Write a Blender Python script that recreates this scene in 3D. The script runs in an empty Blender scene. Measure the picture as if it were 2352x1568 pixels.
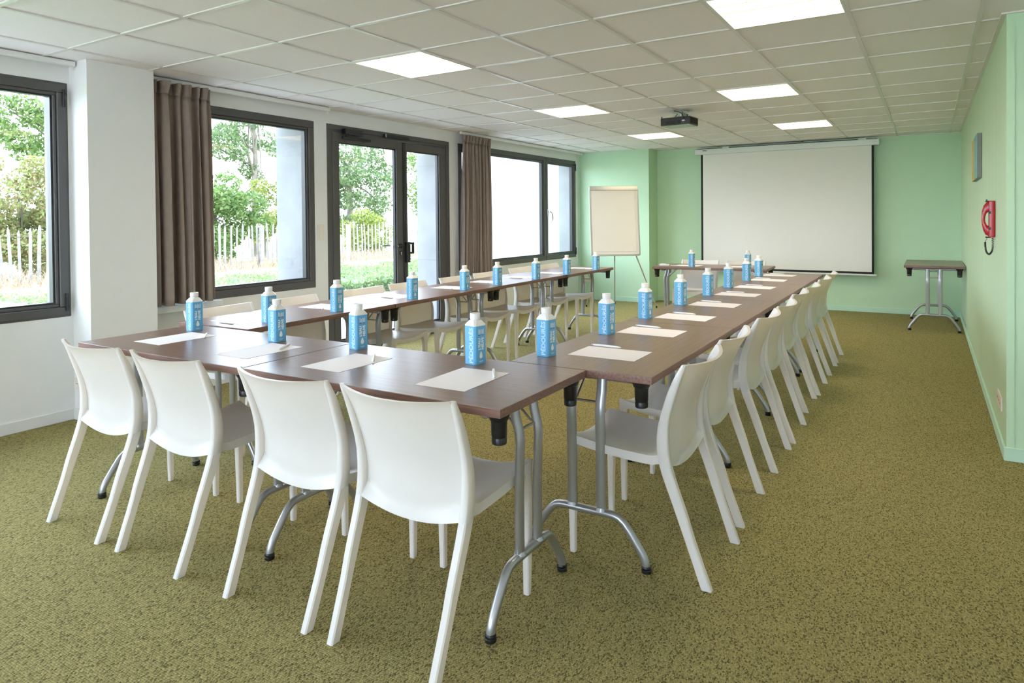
import bpy, bmesh, math, random
import numpy as np
from mathutils import Vector, Matrix, Euler
random.seed(7)
C = bpy.context.scene.collection
PI = math.pi
R = math.radians

# ------------------------------------------------------------------ helpers
class MB:
    def __init__(s): s.bm = bmesh.new(); s.wn = False
    def _merge(s, b, mi=0):
        me = bpy.data.meshes.new('tmp'); b.to_mesh(me); b.free()
        n0 = len(s.bm.faces)
        s.bm.from_mesh(me); bpy.data.meshes.remove(me)
        if mi:
            s.bm.faces.ensure_lookup_table()
            for f in s.bm.faces[n0:]: f.material_index = mi
    def box(s, x0, x1, y0, y1, z0, z1, bev=0, seg=2, M=None, mi=0):
        b = bmesh.new()
        bmesh.ops.create_cube(b, size=1)
        for v in b.verts:
            v.co = Vector(((x0+x1)/2+v.co.x*(x1-x0), (y0+y1)/2+v.co.y*(y1-y0), (z0+z1)/2+v.co.z*(z1-z0)))
        if bev:
            s.wn = True; bmesh.ops.bevel(b, geom=b.edges[:], offset=bev, segments=seg, profile=.5, affect='EDGES')
        if M: b.transform(M)
        s._merge(b, mi); return s
    def cyl(s, p, q, r, r2=None, n=16, mi=0, cap=True):
        p, q = Vector(p), Vector(q); b = bmesh.new()
        bmesh.ops.create_cone(b, cap_ends=cap, segments=n, radius1=r, radius2=r if r2 is None else r2, depth=(q-p).length)
        b.transform(Matrix.Translation((p+q)/2) @ (q-p).to_track_quat('Z', 'Y').to_matrix().to_4x4())
        s._merge(b, mi); return s
    def rings(s, rings, cap=True, closed=True, mi=0):
        b = bmesh.new(); vs = [[b.verts.new(p) for p in r] for r in rings]
        n = len(rings[0])
        for a, c in zip(vs, vs[1:]):
            for i in range(n if closed else n-1):
                b.faces.new((a[i], a[(i+1) % n], c[(i+1) % n], c[i]))
        if cap and closed:
            b.faces.new(vs[0][::-1]); b.faces.new(vs[-1])
        bmesh.ops.recalc_face_normals(b, faces=b.faces[:])
        s._merge(b, mi); return s
    def tube(s, pts, r, n=12, rx=None, mi=0, cap=True):
        pts = [Vector(p) for p in pts]; rs = []
        up = Vector((0, 0, 1)); prev = None
        for i, p in enumerate(pts):
            t = (pts[min(i+1, len(pts)-1)] - pts[max(i-1, 0)]).normalized()
            if prev is None:
                a = t.orthogonal().normalized() if abs(t.z) > .95 else t.cross(up).normalized()
                if abs(t.z) > .95: a = (Vector((1, 0, 0)) - t*t.x).normalized()
            else:
                a = (prev - t*prev.dot(t)).normalized()
            prev = a; c = t.cross(a)
            rr = r[i] if isinstance(r, (list, tuple)) else r
            r2 = rr if rx is None else rx
            rs.append([p + a*math.cos(2*PI*k/n)*rr + c*math.sin(2*PI*k/n)*r2 for k in range(n)])
        return s.rings(rs, cap, True, mi)
    def lathe(s, prof, n=24, at=(0, 0, 0), mi=0):
        at = Vector(at)
        return s.rings([[at+Vector((r*math.cos(2*PI*k/n), r*math.sin(2*PI*k/n), z)) for k in range(n)] for r, z in prof], True, True, mi)
    def quad(s, *p, mi=0):
        f = s.bm.faces.new([s.bm.verts.new(q) for q in p]); f.material_index = mi; return s
    def build(s, name, mat, parent=None, smooth=True, ang=35):
        me = bpy.data.meshes.new(name); s.bm.to_mesh(me); s.bm.free()
        for m in (mat if isinstance(mat, (list, tuple)) else [mat]): me.materials.append(m)
        if smooth:
            me.polygons.foreach_set('use_smooth', [True]*len(me.polygons)); me.set_sharp_from_angle(angle=R(ang))
        o = bpy.data.objects.new(name, me); C.objects.link(o); o.parent = parent
        if smooth and s.wn:
            w = o.modifiers.new('weighted', 'WEIGHTED_NORMAL'); w.keep_sharp = True
        return o

def empty(name, loc=(0, 0, 0), rz=0, parent=None):
    o = bpy.data.objects.new(name, None); C.objects.link(o); o.location = loc; o.rotation_euler = (0, 0, rz)
    o.empty_display_size = .1; o.parent = parent
    return o
def tag(o, label, cat, group=None, kind=None):
    o['label'] = label; o['category'] = cat
    if group: o['group'] = group
    if kind: o['kind'] = kind
    return o
def struct(o, label=None):
    o['kind'] = 'structure'
    if label: o['label'] = label
    return o
def children(o): return [c for c in bpy.data.objects if c.parent == o]
def dup(o, parent=None):
    c = o.copy(); C.objects.link(c)
    if parent: c.parent = parent
    for ch in children(o): dup(ch, c)
    return c

# ------------------------------------------------------------------ materials
def NT(name):
    m = bpy.data.materials.new(name); m.use_nodes = True
    nt = m.node_tree; b = nt.nodes['Principled BSDF']
    return m, nt, b
def node(nt, t, **kw):
    n = nt.nodes.new(t)
    for k, v in kw.items():
        if k in n.inputs: n.inputs[k].default_value = v
        else: setattr(n, k, v)
    return n
def srgb(r, g, b):
    f = lambda c: (c/255/12.92 if c/255 <= .04045 else ((c/255+.055)/1.055)**2.4)
    return (f(r), f(g), f(b), 1)
def scale_col(c, k): return (c[0]*k, c[1]*k, c[2]*k, 1)
def ramp(nt, fac, stops):
    r = nt.nodes.new('ShaderNodeValToRGB'); e = r.color_ramp.elements
    while len(e) < len(stops): e.new(.5)
    for i, (p, c) in enumerate(stops): e[i].position = p; e[i].color = c
    nt.links.new(fac, r.inputs['Fac']); return r
def mat(name, col, rough=.5, metal=0, spec=.5, var=.05, scale=8, bump=0, bscale=200, coat=0, trans=None):
    m, nt, b = NT(name); L = nt.links.new
    tc = node(nt, 'ShaderNodeTexCoord')
    nz = node(nt, 'ShaderNodeTexNoise', Scale=scale, Detail=3.0); L(tc.outputs['Object'], nz.inputs['Vector'])
    rp = ramp(nt, nz.outputs['Fac'], [(.3, scale_col(col, 1-var)), (.7, scale_col(col, 1+var))])
    L(rp.outputs['Color'], b.inputs['Base Color'])
    b.inputs['Roughness'].default_value = rough; b.inputs['Metallic'].default_value = metal
    b.inputs['Specular IOR Level'].default_value = spec; b.inputs['Coat Weight'].default_value = coat
    if bump:
        n2 = node(nt, 'ShaderNodeTexNoise', Scale=bscale, Detail=2.0); L(tc.outputs['Object'], n2.inputs['Vector'])
        bp = node(nt, 'ShaderNodeBump', Strength=bump, Distance=.002); L(n2.outputs['Fac'], bp.inputs['Height']); L(bp.outputs['Normal'], b.inputs['Normal'])
    if trans:
        tr = node(nt, 'ShaderNodeBsdfTranslucent'); tr.inputs['Color'].default_value = trans[1]
        mx = node(nt, 'ShaderNodeMixShader'); mx.inputs['Fac'].default_value = trans[0]
        L(b.outputs[0], mx.inputs[1]); L(tr.outputs[0], mx.inputs[2])
        L(mx.outputs[0], nt.nodes['Material Output'].inputs['Surface'])
    return m
def emit(name, col, s):
    m, nt, b = NT(name)
    b.inputs['Base Color'].default_value = (.8, .8, .8, 1); b.inputs['Emission Color'].default_value = col; b.inputs['Emission Strength'].default_value = s
    return m

M = {}
M['white_wall'] = mat('white_wall_paint', srgb(238, 237, 235), .6, var=.01, bump=.05, bscale=300)
M['mint'] = mat('mint_wall_paint', srgb(197, 227, 192), .55, var=.01, bump=.05, bscale=300)
M['mint_trim'] = mat('mint_trim_paint', srgb(196, 230, 206), .45, var=.01)
M['white_trim'] = mat('white_trim_paint', srgb(232, 231, 228), .4, var=.01)
M['tile'] = mat('ceiling_tile', srgb(245, 238, 237), .85, var=.012, scale=60, bump=.15, bscale=400)
M['grid'] = mat('ceiling_grid_metal', srgb(226, 221, 216), .35, var=.01)
M['frame'] = mat('grey_aluminium_frame', srgb(84, 81, 80), .4, var=.03)
M['gasket'] = mat('black_gasket', srgb(34, 34, 36), .4, var=.05)
M['steel'] = mat('brushed_steel', srgb(190, 190, 190), .3, 1, var=.03)
M['black'] = mat('black_plastic', srgb(30, 30, 32), .35, var=.05)
M['plastic'] = mat('white_chair_plastic', srgb(243, 243, 243), .28, spec=.5, var=.012, scale=14, bump=.03, bscale=500, trans=(.27, (1, .82, .56, 1)))
M['silver'] = mat('silver_painted_tube', srgb(178, 180, 184), .32, .75, var=.03)
M['paper'] = mat('white_paper', srgb(250, 244, 247), .6, var=.004)
M['pen_white'] = mat('white_pen_plastic', srgb(240, 238, 236), .25, var=.01)
M['chrome'] = mat('chrome', srgb(215, 215, 215), .12, 1, var=.02)
M['carton_blue'] = mat('blue_carton', srgb(104, 178, 222), .35, var=.02)
M['carton_white'] = mat('white_carton', srgb(242, 238, 234), .35, var=.01)
M['letter_pale'] = mat('pale_blue_ink', srgb(198, 226, 244), .4, var=.01)
M['letter_white'] = mat('white_ink', srgb(246, 246, 244), .4, var=.01)
M['ink_dark'] = mat('navy_ink', srgb(30, 52, 92), .4, var=.02)
M['ink_red'] = mat('red_ink', srgb(190, 50, 50), .4, var=.02)
M['curtain'] = mat('taupe_curtain_cloth', srgb(152, 136, 127), .85, spec=.15, var=.05, scale=20, bump=.3, bscale=900)
M['curtain_head'] = mat('taupe_curtain_heading', srgb(146, 130, 121), .85, spec=.15, var=.05, scale=20, bump=.3, bscale=900)
M['marble'] = mat('pale_stone_sill', srgb(214, 216, 214), .2, var=.06, scale=12)
M['screen'] = mat('screen_cloth', srgb(236, 233, 226), .75, var=.006)
M['screen_black'] = mat('screen_black_border', srgb(24, 22, 20), .7, var=.04)
M['casing'] = mat('white_metal_casing', srgb(226, 228, 224), .35, var=.01)
M['louvre'] = mat('satin_louvre_metal', srgb(196, 178, 146), .5, .0, var=.02)
M['red'] = mat('glossy_red_plastic', srgb(178, 14, 20), .2, var=.03)
M['proj'] = mat('dark_grey_projector_shell', srgb(48, 46, 50), .35, var=.05)
M['proj_dark'] = mat('projector_recess', srgb(16, 16, 18), .5, var=.05)
M['proj_light'] = mat('projector_pale_lid', srgb(176, 190, 176), .3, var=.03)
M['lbl'] = mat('grey_label', srgb(200, 200, 198), .5, var=.03)
M['lbl_blue'] = mat('grey_blue_label', srgb(96, 108, 124), .5, var=.03)
M['yellow'] = mat('canvas_ochre', srgb(204, 180, 96), .7, var=.08, scale=30)
M['teal'] = mat('canvas_teal', srgb(130, 178, 176), .7, var=.08, scale=20)
M['canvas_edge'] = mat('canvas_grey_edge', srgb(136, 138, 136), .7, var=.03)
M['outlet'] = mat('cream_outlet_plastic', srgb(236, 228, 216), .35, var=.01)
M['rose'] = mat('rose_outlet_insert', srgb(232, 196, 176), .4, var=.02)
M['board'] = mat('flipchart_whiteboard', srgb(236, 230, 220), .3, var=.01)
M['pad'] = mat('flipchart_paper', srgb(240, 232, 218), .7, var=.008)
M['alu'] = mat('pale_aluminium', srgb(200, 198, 190), .35, .6, var=.02)
M['concrete'] = None
M['facade'] = mat('white_render', srgb(196, 197, 200), .8, var=.02)
M['joint'] = mat('facade_joint_grey', srgb(150, 152, 156), .8, var=.02)  # darker grey joint lines between the facade panels
M['picket'] = mat('weathered_chestnut', srgb(132, 125, 118), .85, var=.2, scale=6, bump=.4, bscale=60)
M['wire'] = mat('rusty_wire', srgb(110, 96, 86), .6, .5)
M['bark'] = mat('bark', srgb(120, 112, 100), .9, var=.25, scale=5, bump=.6, bscale=30)
M['kerb'] = mat('pale_concrete_kerb', srgb(160, 157, 150), .85, var=.05)
M['postwhite'] = mat('white_post_paint', srgb(190, 192, 194), .5, var=.02)

def concrete():
    m, nt, b = NT('bare_concrete'); L = nt.links.new
    tc = node(nt, 'ShaderNodeTexCoord')
    n1 = node(nt, 'ShaderNodeTexNoise', Scale=3.0, Detail=6.0); L(tc.outputs['Object'], n1.inputs['Vector'])
    v = node(nt, 'ShaderNodeTexVoronoi', Scale=38.0); L(tc.outputs['Object'], v.inputs['Vector'])
    r1 = ramp(nt, n1.outputs['Fac'], [(.3, srgb(134, 134, 135)), (.7, srgb(152, 151, 152))])
    r2 = ramp(nt, v.outputs['Distance'], [(.06, (.35, .33, .3, 1)), (.13, (1, 1, 1, 1))])
    mx = node(nt, 'ShaderNodeMix', data_type='RGBA', blend_type='MULTIPLY'); mx.inputs[0].default_value = .55
    L(r1.outputs[0], mx.inputs[6]); L(r2.outputs[0], mx.inputs[7]); L(mx.outputs[2], b.inputs['Base Color'])
    b.inputs['Roughness'].default_value = .9; return m
M['concrete'] = concrete()

def carpet():
    m, nt, b = NT('olive_loop_carpet'); L = nt.links.new
    tc = node(nt, 'ShaderNodeTexCoord')
    mp = node(nt, 'ShaderNodeMapping'); mp.inputs['Scale'].default_value = (230, 140, 1)
    L(tc.outputs['Object'], mp.inputs['Vector'])
    v = node(nt, 'ShaderNodeTexVoronoi', Scale=1.0, Randomness=.48); L(mp.outputs[0], v.inputs['Vector'])
    n1 = node(nt, 'ShaderNodeTexNoise', Scale=.9, Detail=3.0, Roughness=.7); L(mp.outputs[0], n1.inputs['Vector'])
    n2 = node(nt, 'ShaderNodeTexNoise', Scale=.9, Detail=3.0); L(tc.outputs['Object'], n2.inputs['Vector'])
    sep = node(nt, 'ShaderNodeSeparateColor'); L(v.outputs['Color'], sep.inputs[0])
    rc = ramp(nt, sep.outputs[0], [(.0, srgb(104, 95, 58)), (.10, srgb(117, 107, 66)), (.2, srgb(151, 140, 90)), (.6, srgb(166, 154, 100)), (1, srgb(183, 170, 115))])
    dk = ramp(nt, v.outputs['Distance'], [(.35, (1, 1, 1, 1)), (.8, (.5, .5, .46, 1))])
    sp = ramp(nt, n1.outputs['Fac'], [(.36, (.5, .5, .46, 1)), (.46, (1, 1, 1, 1))])
    big = ramp(nt, n2.outputs['Fac'], [(.3, (.9, .9, .9, 1)), (.7, (1.05, 1.05, 1.05, 1))])
    cur = rc.outputs[0]
    for src, k in ((dk, .75), (sp, .35), (big, .5)):
        mm = node(nt, 'ShaderNodeMix', data_type='RGBA', blend_type='MULTIPLY'); mm.inputs[0].default_value = k
        L(cur, mm.inputs[6]); L(src.outputs[0], mm.inputs[7]); cur = mm.outputs[2]
    L(cur, b.inputs['Base Color'])
    b.inputs['Roughness'].default_value = .95; b.inputs['Specular IOR Level'].default_value = .15
    bp = node(nt, 'ShaderNodeBump', Strength=.7, Distance=.004, invert=True); L(v.outputs['Distance'], bp.inputs['Height']); L(bp.outputs[0], b.inputs['Normal'])
    return m
M['carpet'] = carpet()

def wood(name, c0, c1, c2, rough):
    m, nt, b = NT(name); L = nt.links.new
    tc = node(nt, 'ShaderNodeTexCoord')
    mp = node(nt, 'ShaderNodeMapping'); mp.inputs['Scale'].default_value = (1.4, 48, 48); L(tc.outputs['Object'], mp.inputs['Vector'])
    n1 = node(nt, 'ShaderNodeTexNoise', Scale=2.2, Detail=6.0, Roughness=.6, Distortion=.4); L(mp.outputs[0], n1.inputs['Vector'])
    mp2 = node(nt, 'ShaderNodeMapping'); mp2.inputs['Scale'].default_value = (3, 160, 160); L(tc.outputs['Object'], mp2.inputs['Vector'])
    n2 = node(nt, 'ShaderNodeTexNoise', Scale=2.0, Detail=3.0); L(mp2.outputs[0], n2.inputs['Vector'])
    r1 = ramp(nt, n1.outputs['Fac'], [(.3, c0), (.5, c1), (.7, c2)])
    r2 = ramp(nt, n2.outputs['Fac'], [(.35, (.84, .83, .82, 1)), (.55, (1, 1, 1, 1))])
    mx = node(nt, 'ShaderNodeMix', data_type='RGBA', blend_type='MULTIPLY'); mx.inputs[0].default_value = .6
    L(r1.outputs[0], mx.inputs[6]); L(r2.outputs[0], mx.inputs[7]); L(mx.outputs[2], b.inputs['Base Color'])
    b.inputs['Roughness'].default_value = rough; b.inputs['Specular IOR Level'].default_value = .75
    return m
M['wood'] = wood('walnut_laminate', srgb(116, 88, 71), srgb(128, 98, 80), srgb(141, 109, 90), .3)
M['wood_edge'] = wood('walnut_edge_band', srgb(104, 70, 60), srgb(126, 90, 78), srgb(146, 110, 96), .4)

def wallpaper():
    m, nt, b = NT('striated_green_wallpaper'); L = nt.links.new
    tc = node(nt, 'ShaderNodeTexCoord')
    mp = node(nt, 'ShaderNodeMapping'); mp.inputs['Scale'].default_value = (40, 40, .25); L(tc.outputs['Object'], mp.inputs['Vector'])
    n1 = node(nt, 'ShaderNodeTexNoise', Scale=1.2, Detail=4.0); L(mp.outputs[0], n1.inputs['Vector'])
    r1 = ramp(nt, n1.outputs['Fac'], [(.3, srgb(190, 216, 180)), (.7, srgb(206, 226, 194))])
    L(r1.outputs[0], b.inputs['Base Color']); b.inputs['Roughness'].default_value = .5
    bp = node(nt, 'ShaderNodeBump', Strength=.15, Distance=.002); L(n1.outputs['Fac'], bp.inputs['Height']); L(bp.outputs[0], b.inputs['Normal'])
    return m
M['paperwall'] = wallpaper()

def glass():
    m, nt, b = NT('clear_window_glass'); L = nt.links.new
    nt.nodes.remove(b)
    t = node(nt, 'ShaderNodeBsdfTransparent'); t.inputs[0].default_value = (.97, .985, .98, 1)
    g = node(nt, 'ShaderNodeBsdfGlossy'); g.inputs['Roughness'].default_value = .0
    f = node(nt, 'ShaderNodeLayerWeight', Blend=.5)   # facing = 1 - |cos|, Schlick term for either side of the pane
    p5 = node(nt, 'ShaderNodeMath', operation='POWER'); p5.inputs[1].default_value = 5; L(f.outputs['Facing'], p5.inputs[0])
    ma = node(nt, 'ShaderNodeMath', operation='MULTIPLY_ADD'); ma.inputs[1].default_value = .94; ma.inputs[2].default_value = .035; L(p5.outputs[0], ma.inputs[0])
    mx = node(nt, 'ShaderNodeMixShader'); L(ma.outputs[0], mx.inputs[0]); L(t.outputs[0], mx.inputs[1]); L(g.outputs[0], mx.inputs[2])
    L(mx.outputs[0], nt.nodes['Material Output'].inputs['Surface']); return m
M['glass'] = glass()

def leafmat(name, a, c, d):
    m, nt, b = NT(name); L = nt.links.new
    g = node(nt, 'ShaderNodeNewGeometry')
    r = ramp(nt, g.outputs['Random Per Island'], [(0, scale_col(a, .56)), (.5, scale_col(c, .56)), (1, scale_col(d, .56))])
    L(r.outputs[0], b.inputs['Base Color']); b.inputs['Roughness'].default_value = .6
    tr = node(nt, 'ShaderNodeBsdfTranslucent'); L(r.outputs[0], tr.inputs['Color'])
    mx = node(nt, 'ShaderNodeMixShader'); mx.inputs[0].default_value = .45
    L(b.outputs[0], mx.inputs[1]); L(tr.outputs[0], mx.inputs[2]); L(mx.outputs[0], nt.nodes['Material Output'].inputs['Surface'])
    return m
M['leaf_mid'] = leafmat('mid_green_leaves', srgb(104, 138, 70), srgb(130, 162, 86), srgb(168, 190, 108))
M['leaf_yellow'] = leafmat('yellow_green_leaves', srgb(140, 160, 74), srgb(182, 194, 92), srgb(212, 214, 122))
M['leaf_blue'] = leafmat('grey_green_leaves', srgb(106, 136, 88), srgb(136, 162, 106), srgb(172, 192, 130))
M['leaf_rust'] = leafmat('rusty_conifer_sprays', srgb(186, 150, 108), srgb(172, 182, 110), srgb(206, 212, 140))
M['leaf_hedge'] = leafmat('hedge_leaves', srgb(140, 166, 108), srgb(180, 204, 132), srgb(216, 228, 164))
M['hedge_core'] = mat('hedge_twigs', srgb(96, 116, 84), .9, var=.3, scale=10)
M['straw'] = leafmat('dry_straw', srgb(206, 172, 134), srgb(226, 198, 160), srgb(240, 222, 192))

def ground(name, a, c, sc):
    m, nt, b = NT(name); L = nt.links.new
    tc = node(nt, 'ShaderNodeTexCoord')
    n1 = node(nt, 'ShaderNodeTexNoise', Scale=sc, Detail=8.0, Roughness=.7); L(tc.outputs['Object'], n1.inputs['Vector'])
    r = ramp(nt, n1.outputs['Fac'], [(.35, scale_col(a, .85)), (.65, scale_col(c, .85))]); L(r.outputs[0], b.inputs['Base Color']); b.inputs['Roughness'].default_value = .95
    return m
M['lawn'] = ground('lawn', srgb(120, 144, 80), srgb(156, 176, 108), 4)
M['dry'] = ground('dry_ground', srgb(146, 122, 98), srgb(172, 150, 124), 3)
M['paving'] = ground('pale_paving', srgb(190, 186, 180), srgb(212, 208, 202), 5)

LAMP = emit('lamp_tube_glow', (1, .89, .74, 1), 16.0)

# ------------------------------------------------------------------ dimensions
XL, XR, YB, YF, ZC = -4.97, .356, 10.33, -4.4, 2.4
YC = 4.42          # corner where the right wall turns away
XO = 2.2           # far side of the wider part of the room
XOUT = -5.41       # outer face of the window wall
ZT = .755

# ------------------------------------------------------------------ floor, ceiling, walls
struct(MB().box(-5.05, XO+.1, YF-.1, YB+.2, -.12, 0).build('floor', M['carpet'], smooth=False), 'olive green flecked loop carpet floor')
TX0, TY0, T = -4.564, 2.1108, .6
LAMPS = [(2, 2), (2, 6), (2, 10), (5, 6), (5, 10), (6, 2)]
mb = MB(); gb = MB()
nx0, nx1, ny0, ny1 = -1, 11, -11, 14
for i in range(nx0, nx1+1):
    for j in range(ny0, ny1+1):
        if (i, j) in LAMPS: continue
        x0, y0 = TX0+i*T, TY0+j*T
        x1, y1 = x0+T, y0+T
        x0, x1, y0, y1 = max(x0, XL-.02), min(x1, XO), max(y0, YF), min(y1, YB)
        if x1-x0 < .03 or y1-y0 < .03: continue
        if y0 >= YC-.02 and x0 > XR: continue
        if y0 >= YC-.02: x1 = min(x1, XR)
        dz = random.uniform(0, .003)
        mb.box(x0+.009, x1-.009, y0+.009, y1-.009, ZC+.0045+dz, ZC+.022, .002, 1)
struct(mb.build('ceiling', M['tile'], smooth=False), 'suspended ceiling of pale mineral tiles')
for i in range(nx0, nx1+1):
    x = TX0+i*T
    if x < XL or x > XO: continue
    gb.box(x-.012, x+.012, YF, YB if x < XR else YC, ZC-.001, ZC+.012)
for j in range(ny0, ny1+1):
    y = TY0+j*T
    if y < YF or y > YB: continue
    gb.box(XL, XR if y > YC else XO, y-.012, y+.012, ZC-.0004, ZC+.012)
gb.box(XR-.024, XR, YC, YB, ZC-.002, ZC+.012).box(XL, XL+.02, YF, YB, ZC-.002, ZC+.012)
gb.box(XL, XR, YB-.02, YB, ZC-.002, ZC+.012).box(XR-.024, XO, YC-.024, YC, ZC-.002, ZC+.012)
struct(gb.build('trim_1', M['grid'], smooth=False), 'ceiling grid rails')
struct(MB().box(XOUT, XO+.1, YF-.1, YB+.2, ZC+.2, ZC+.45).build('roof', M['concrete'], smooth=False), 'unseen roof slab added to block skylight')  # unseen slab added to keep skylight from leaking in above the ceiling

# openings in the window wall, first one for an added unseen window: (y0, y1, z0, z1)
OPEN = [(-4.1, -1.15, .70, 2.265), (-.92, 2.285, .70, 2.265), (2.80, 4.39, .70, 2.265), (4.545, 6.46, 0, 2.265), (6.64, 9.83, .70, 2.265)]
def wall_with_holes(mb, x0, x1, ya, yb, za, zb, holes):
    y = ya
    for (a, b, c, d) in holes:
        mb.box(x0, x1, y, a, za, zb)
        if c > za: mb.box(x0, x1, a, b, za, c)
        mb.box(x0, x1, a, b, d, zb); y = b
    mb.box(x0, x1, y, yb, za, zb)
mb = MB(); wall_with_holes(mb, XL-.07, XL, YF-.1, YB+.2, 0, ZC+.2, OPEN)
struct(mb.build('wall_left', M['white_wall'], smooth=False), 'white window wall')
HOLES = [(a+.075, b-.075, (c+.06 if c else 0), d+.05) for a, b, c, d in OPEN]
mb = MB(); wall_with_holes(mb, XL-.15, XL-.0705, YF-.1, 2.5, -.12, ZC+.2, HOLES[:2]); wall_with_holes(mb, XOUT, XL-.0705, 2.5, 6.55, -.12, ZC+.2, HOLES[2:4]); wall_with_holes(mb, -5.24, XL-.0705, 6.55, YB+.2, -.12, ZC+.2, HOLES[4:])
struct(mb.build('wall_outer', M['concrete'], smooth=False), 'bare concrete outer wall around the windows')
struct(MB().box(XL, -4.745, 2.30, 2.745, 0, ZC+.15).build('wall_pillar', M['white_wall'], smooth=False), 'square white pillar between the first two windows')
struct(MB().box(XL, XR, YB, YB+.2, 0, ZC+.2).build('wall_back', M['mint'], smooth=False), 'mint green back wall')
struct(MB().box(XL, -3.75, 9.95, YB, 0, ZC+.15).build('wall_corner', M['mint'], smooth=False), 'boxed-out mint green corner behind the flipchart')
mb = MB().box(XR, XR+.12, YC, YB+.2, 0, ZC+.2)
struct(mb.build('wall_right', M['paperwall'], smooth=False), 'pale green wallpapered right wall')
struct(MB().box(XR+.12, XO+.1, YC, YC+.12, 0, ZC+.2).box(XR+.036, XR+.12, YC-.004, YC, 0, ZC+.2).box(XR, XR+.036, YC-.012, YC, 0, ZC).build('wall_return', M['mint'], smooth=False), 'mint green wall turning away at the corner')
struct(MB().box(XO, XO+.1, YF-.1, YC, 0, ZC+.2).build('wall_side', M['white_wall'], smooth=False))
mb = MB().box(XL, XO, YF-.1, YF, 0, .7).box(XL, XO, YF-.1, YF, 2.3, ZC+.2).box(XL, -4.2, YF-.1, YF, .7, 2.3).box(1.4, XO, YF-.1, YF, .7, 2.3)
struct(mb.build('wall_front', M['white_wall'], smooth=False))
e5 = struct(empty('window_5')); mb = MB()  # window added behind the camera, out of view, to light the chair backs
for x in (-4.2, -2.35, -.5, 1.34): mb.box(x, x+.06, YF-.07, YF, .7, 2.3)
mb.box(-4.2, 1.4, YF-.07, YF, .7, .76).box(-4.2, 1.4, YF-.07, YF, 2.24, 2.3).build('frame', M['frame'], e5, smooth=False)
MB().box(-4.15, 1.35, YF-.04, YF-.035, .75, 2.25).build('glass_pane', M['glass'], e5, smooth=False)
BH, BT = .075, .012
mb = MB().box(XL, XL+BT, YF, 2.30, 0, BH, .003, 1).box(XL, -4.745+BT, 2.30-BT, 2.30, 0, BH, .003, 1).box(-4.745, -4.745+BT, 2.30, 2.745+BT, 0, BH, .003, 1)
mb.box(XL, XL+BT, 2.757, 4.545, 0, BH, .003, 1).box(XL, XL+BT, 6.46, 9.95, 0, BH, .003, 1)
struct(mb.build('baseboard_left', M['white_trim'], smooth=False), 'white baseboard')
struct(MB().box(XL, -3.75+BT, 9.95-BT, 9.95, 0, BH, .003, 1).box(-3.75, -3.75+BT, 9.95, YB, 0, BH, .003, 1).box(-3.75, XR, YB-BT, YB, 0, BH, .003, 1).build('baseboard_back', M['mint_trim'], smooth=False), 'mint baseboard of the back wall')
struct(MB().box(XR-BT, XR, YC-BT, YB, 0, BH, .003, 1).box(XR-BT, XO, YC-BT-.004, YC, 0, BH, .003, 1).build('baseboard_right', M['mint_trim'], smooth=False), 'mint baseboard of the right wall')
struct(MB().box(XL, XL+.03, 9.915, 9.95, .075, ZC-.002, .004, 1).build('trim_2', M['mint_trim'], smooth=False), 'slim pipe casing in the corner by the last window')
struct(MB().box(XL, -4.83, 2.745, 3.33, .655, .705, .003, 1).build('trim_3', M['marble'], smooth=False), 'pale stone sill under the nearer curtain')

# ------------------------------------------------------------------ windows and door
def rect_frame(mb, y0, y1, z0, z1, w, x0, x1, bev=.004):
    mb.box(x0, x1, y0, y1, z1-w, z1, bev, 1).box(x0, x1, y0, y1, z0, z0+w, bev, 1)
    mb.box(x0, x1, y0, y0+w, z0+w, z1-w, bev, 1).box(x0, x1, y1-w, y1, z0+w, z1-w, bev, 1)
def pane(y0, y1, z0, z1, par, x=XL-.035, name='glass_pane'):
    return MB().box(x-.003, x+.003, y0, y1, z0, z1).build(name, M['glass'], par, smooth=False)
def gask(mb, y0, y1, z0, z1, x0=XL-.06, x1=XL-.012, w=.012):
    rect_frame(mb, y0, y1, z0, z1, w, x0, x1, 0)
def sash(w, y0, y1, z0, z1, hinge_y=None, par=None):
    mb = MB(); rect_frame(mb, y0, y1, z0, z1, .055, XL-.05, XL+.012); rect_frame(mb, y0+.055, y1-.055, z0+.055, z1-.055, .022, XL-.05, XL-.002)
    s = mb.build('sash', M['frame'], par, smooth=False)
    g = MB(); gask(g, y0+.077, y1-.077, z0+.077, z1-.077); g.build('gasket', M['gasket'], s, smooth=False)
    pane(y0+.08, y1-.08, z0+.08, z1-.08, s)
    if hinge_y is not None:
        for hz in (z0+.03, z1-.15):
            MB().cyl((XL+.022, hinge_y, hz), (XL+.022, hinge_y, hz+.115), .008).cyl((XL+.022, hinge_y, hz+.035), (XL+.022, hinge_y, hz+.037), .0095).build('hinge', M['black'], s)
    return s
def window(n, o, mull, sash_right):
    y0, y1, z0, z1 = o
    e = struct(empty('window_%d' % n, (0, 0, 0)))
    mb = MB(); rect_frame(mb, y0, y1, z0, z1, .065, XL-.07, XL+.006)
    rect_frame(mb, y0+.065, (mull-.06 if mull else y1-.065), z0+.065, z1-.065, .022, XL-.06, XL-.006)
    if mull: mb.box(XL-.07, XL+.006, mull-.06, mull+.01, z0+.06, z1-.06, .004, 1)
    mb.build('frame', M['frame'], e, smooth=False)
    fy1 = mull-.06 if mull else y1-.065
    g = MB(); gask(g, y0+.085, fy1-.022, z0+.085, z1-.085); g.build('gasket', M['gasket'], e, smooth=False)
    pane(y0+.088, fy1-.024, z0+.088, z1-.088, e)
    if mull: return e, sash(e, mull, y1-.012, z0+.012, z1-.012, y1-.03, e)
    return e, None
w1, s1 = window(1, OPEN[1], 1.28, True); w1['label'] = 'dark grey window with a white pillar beside it'
w2, _ = window(2, OPEN[2], None, False); w2['label'] = 'fixed dark grey window between the curtain and the glazed door'
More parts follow.
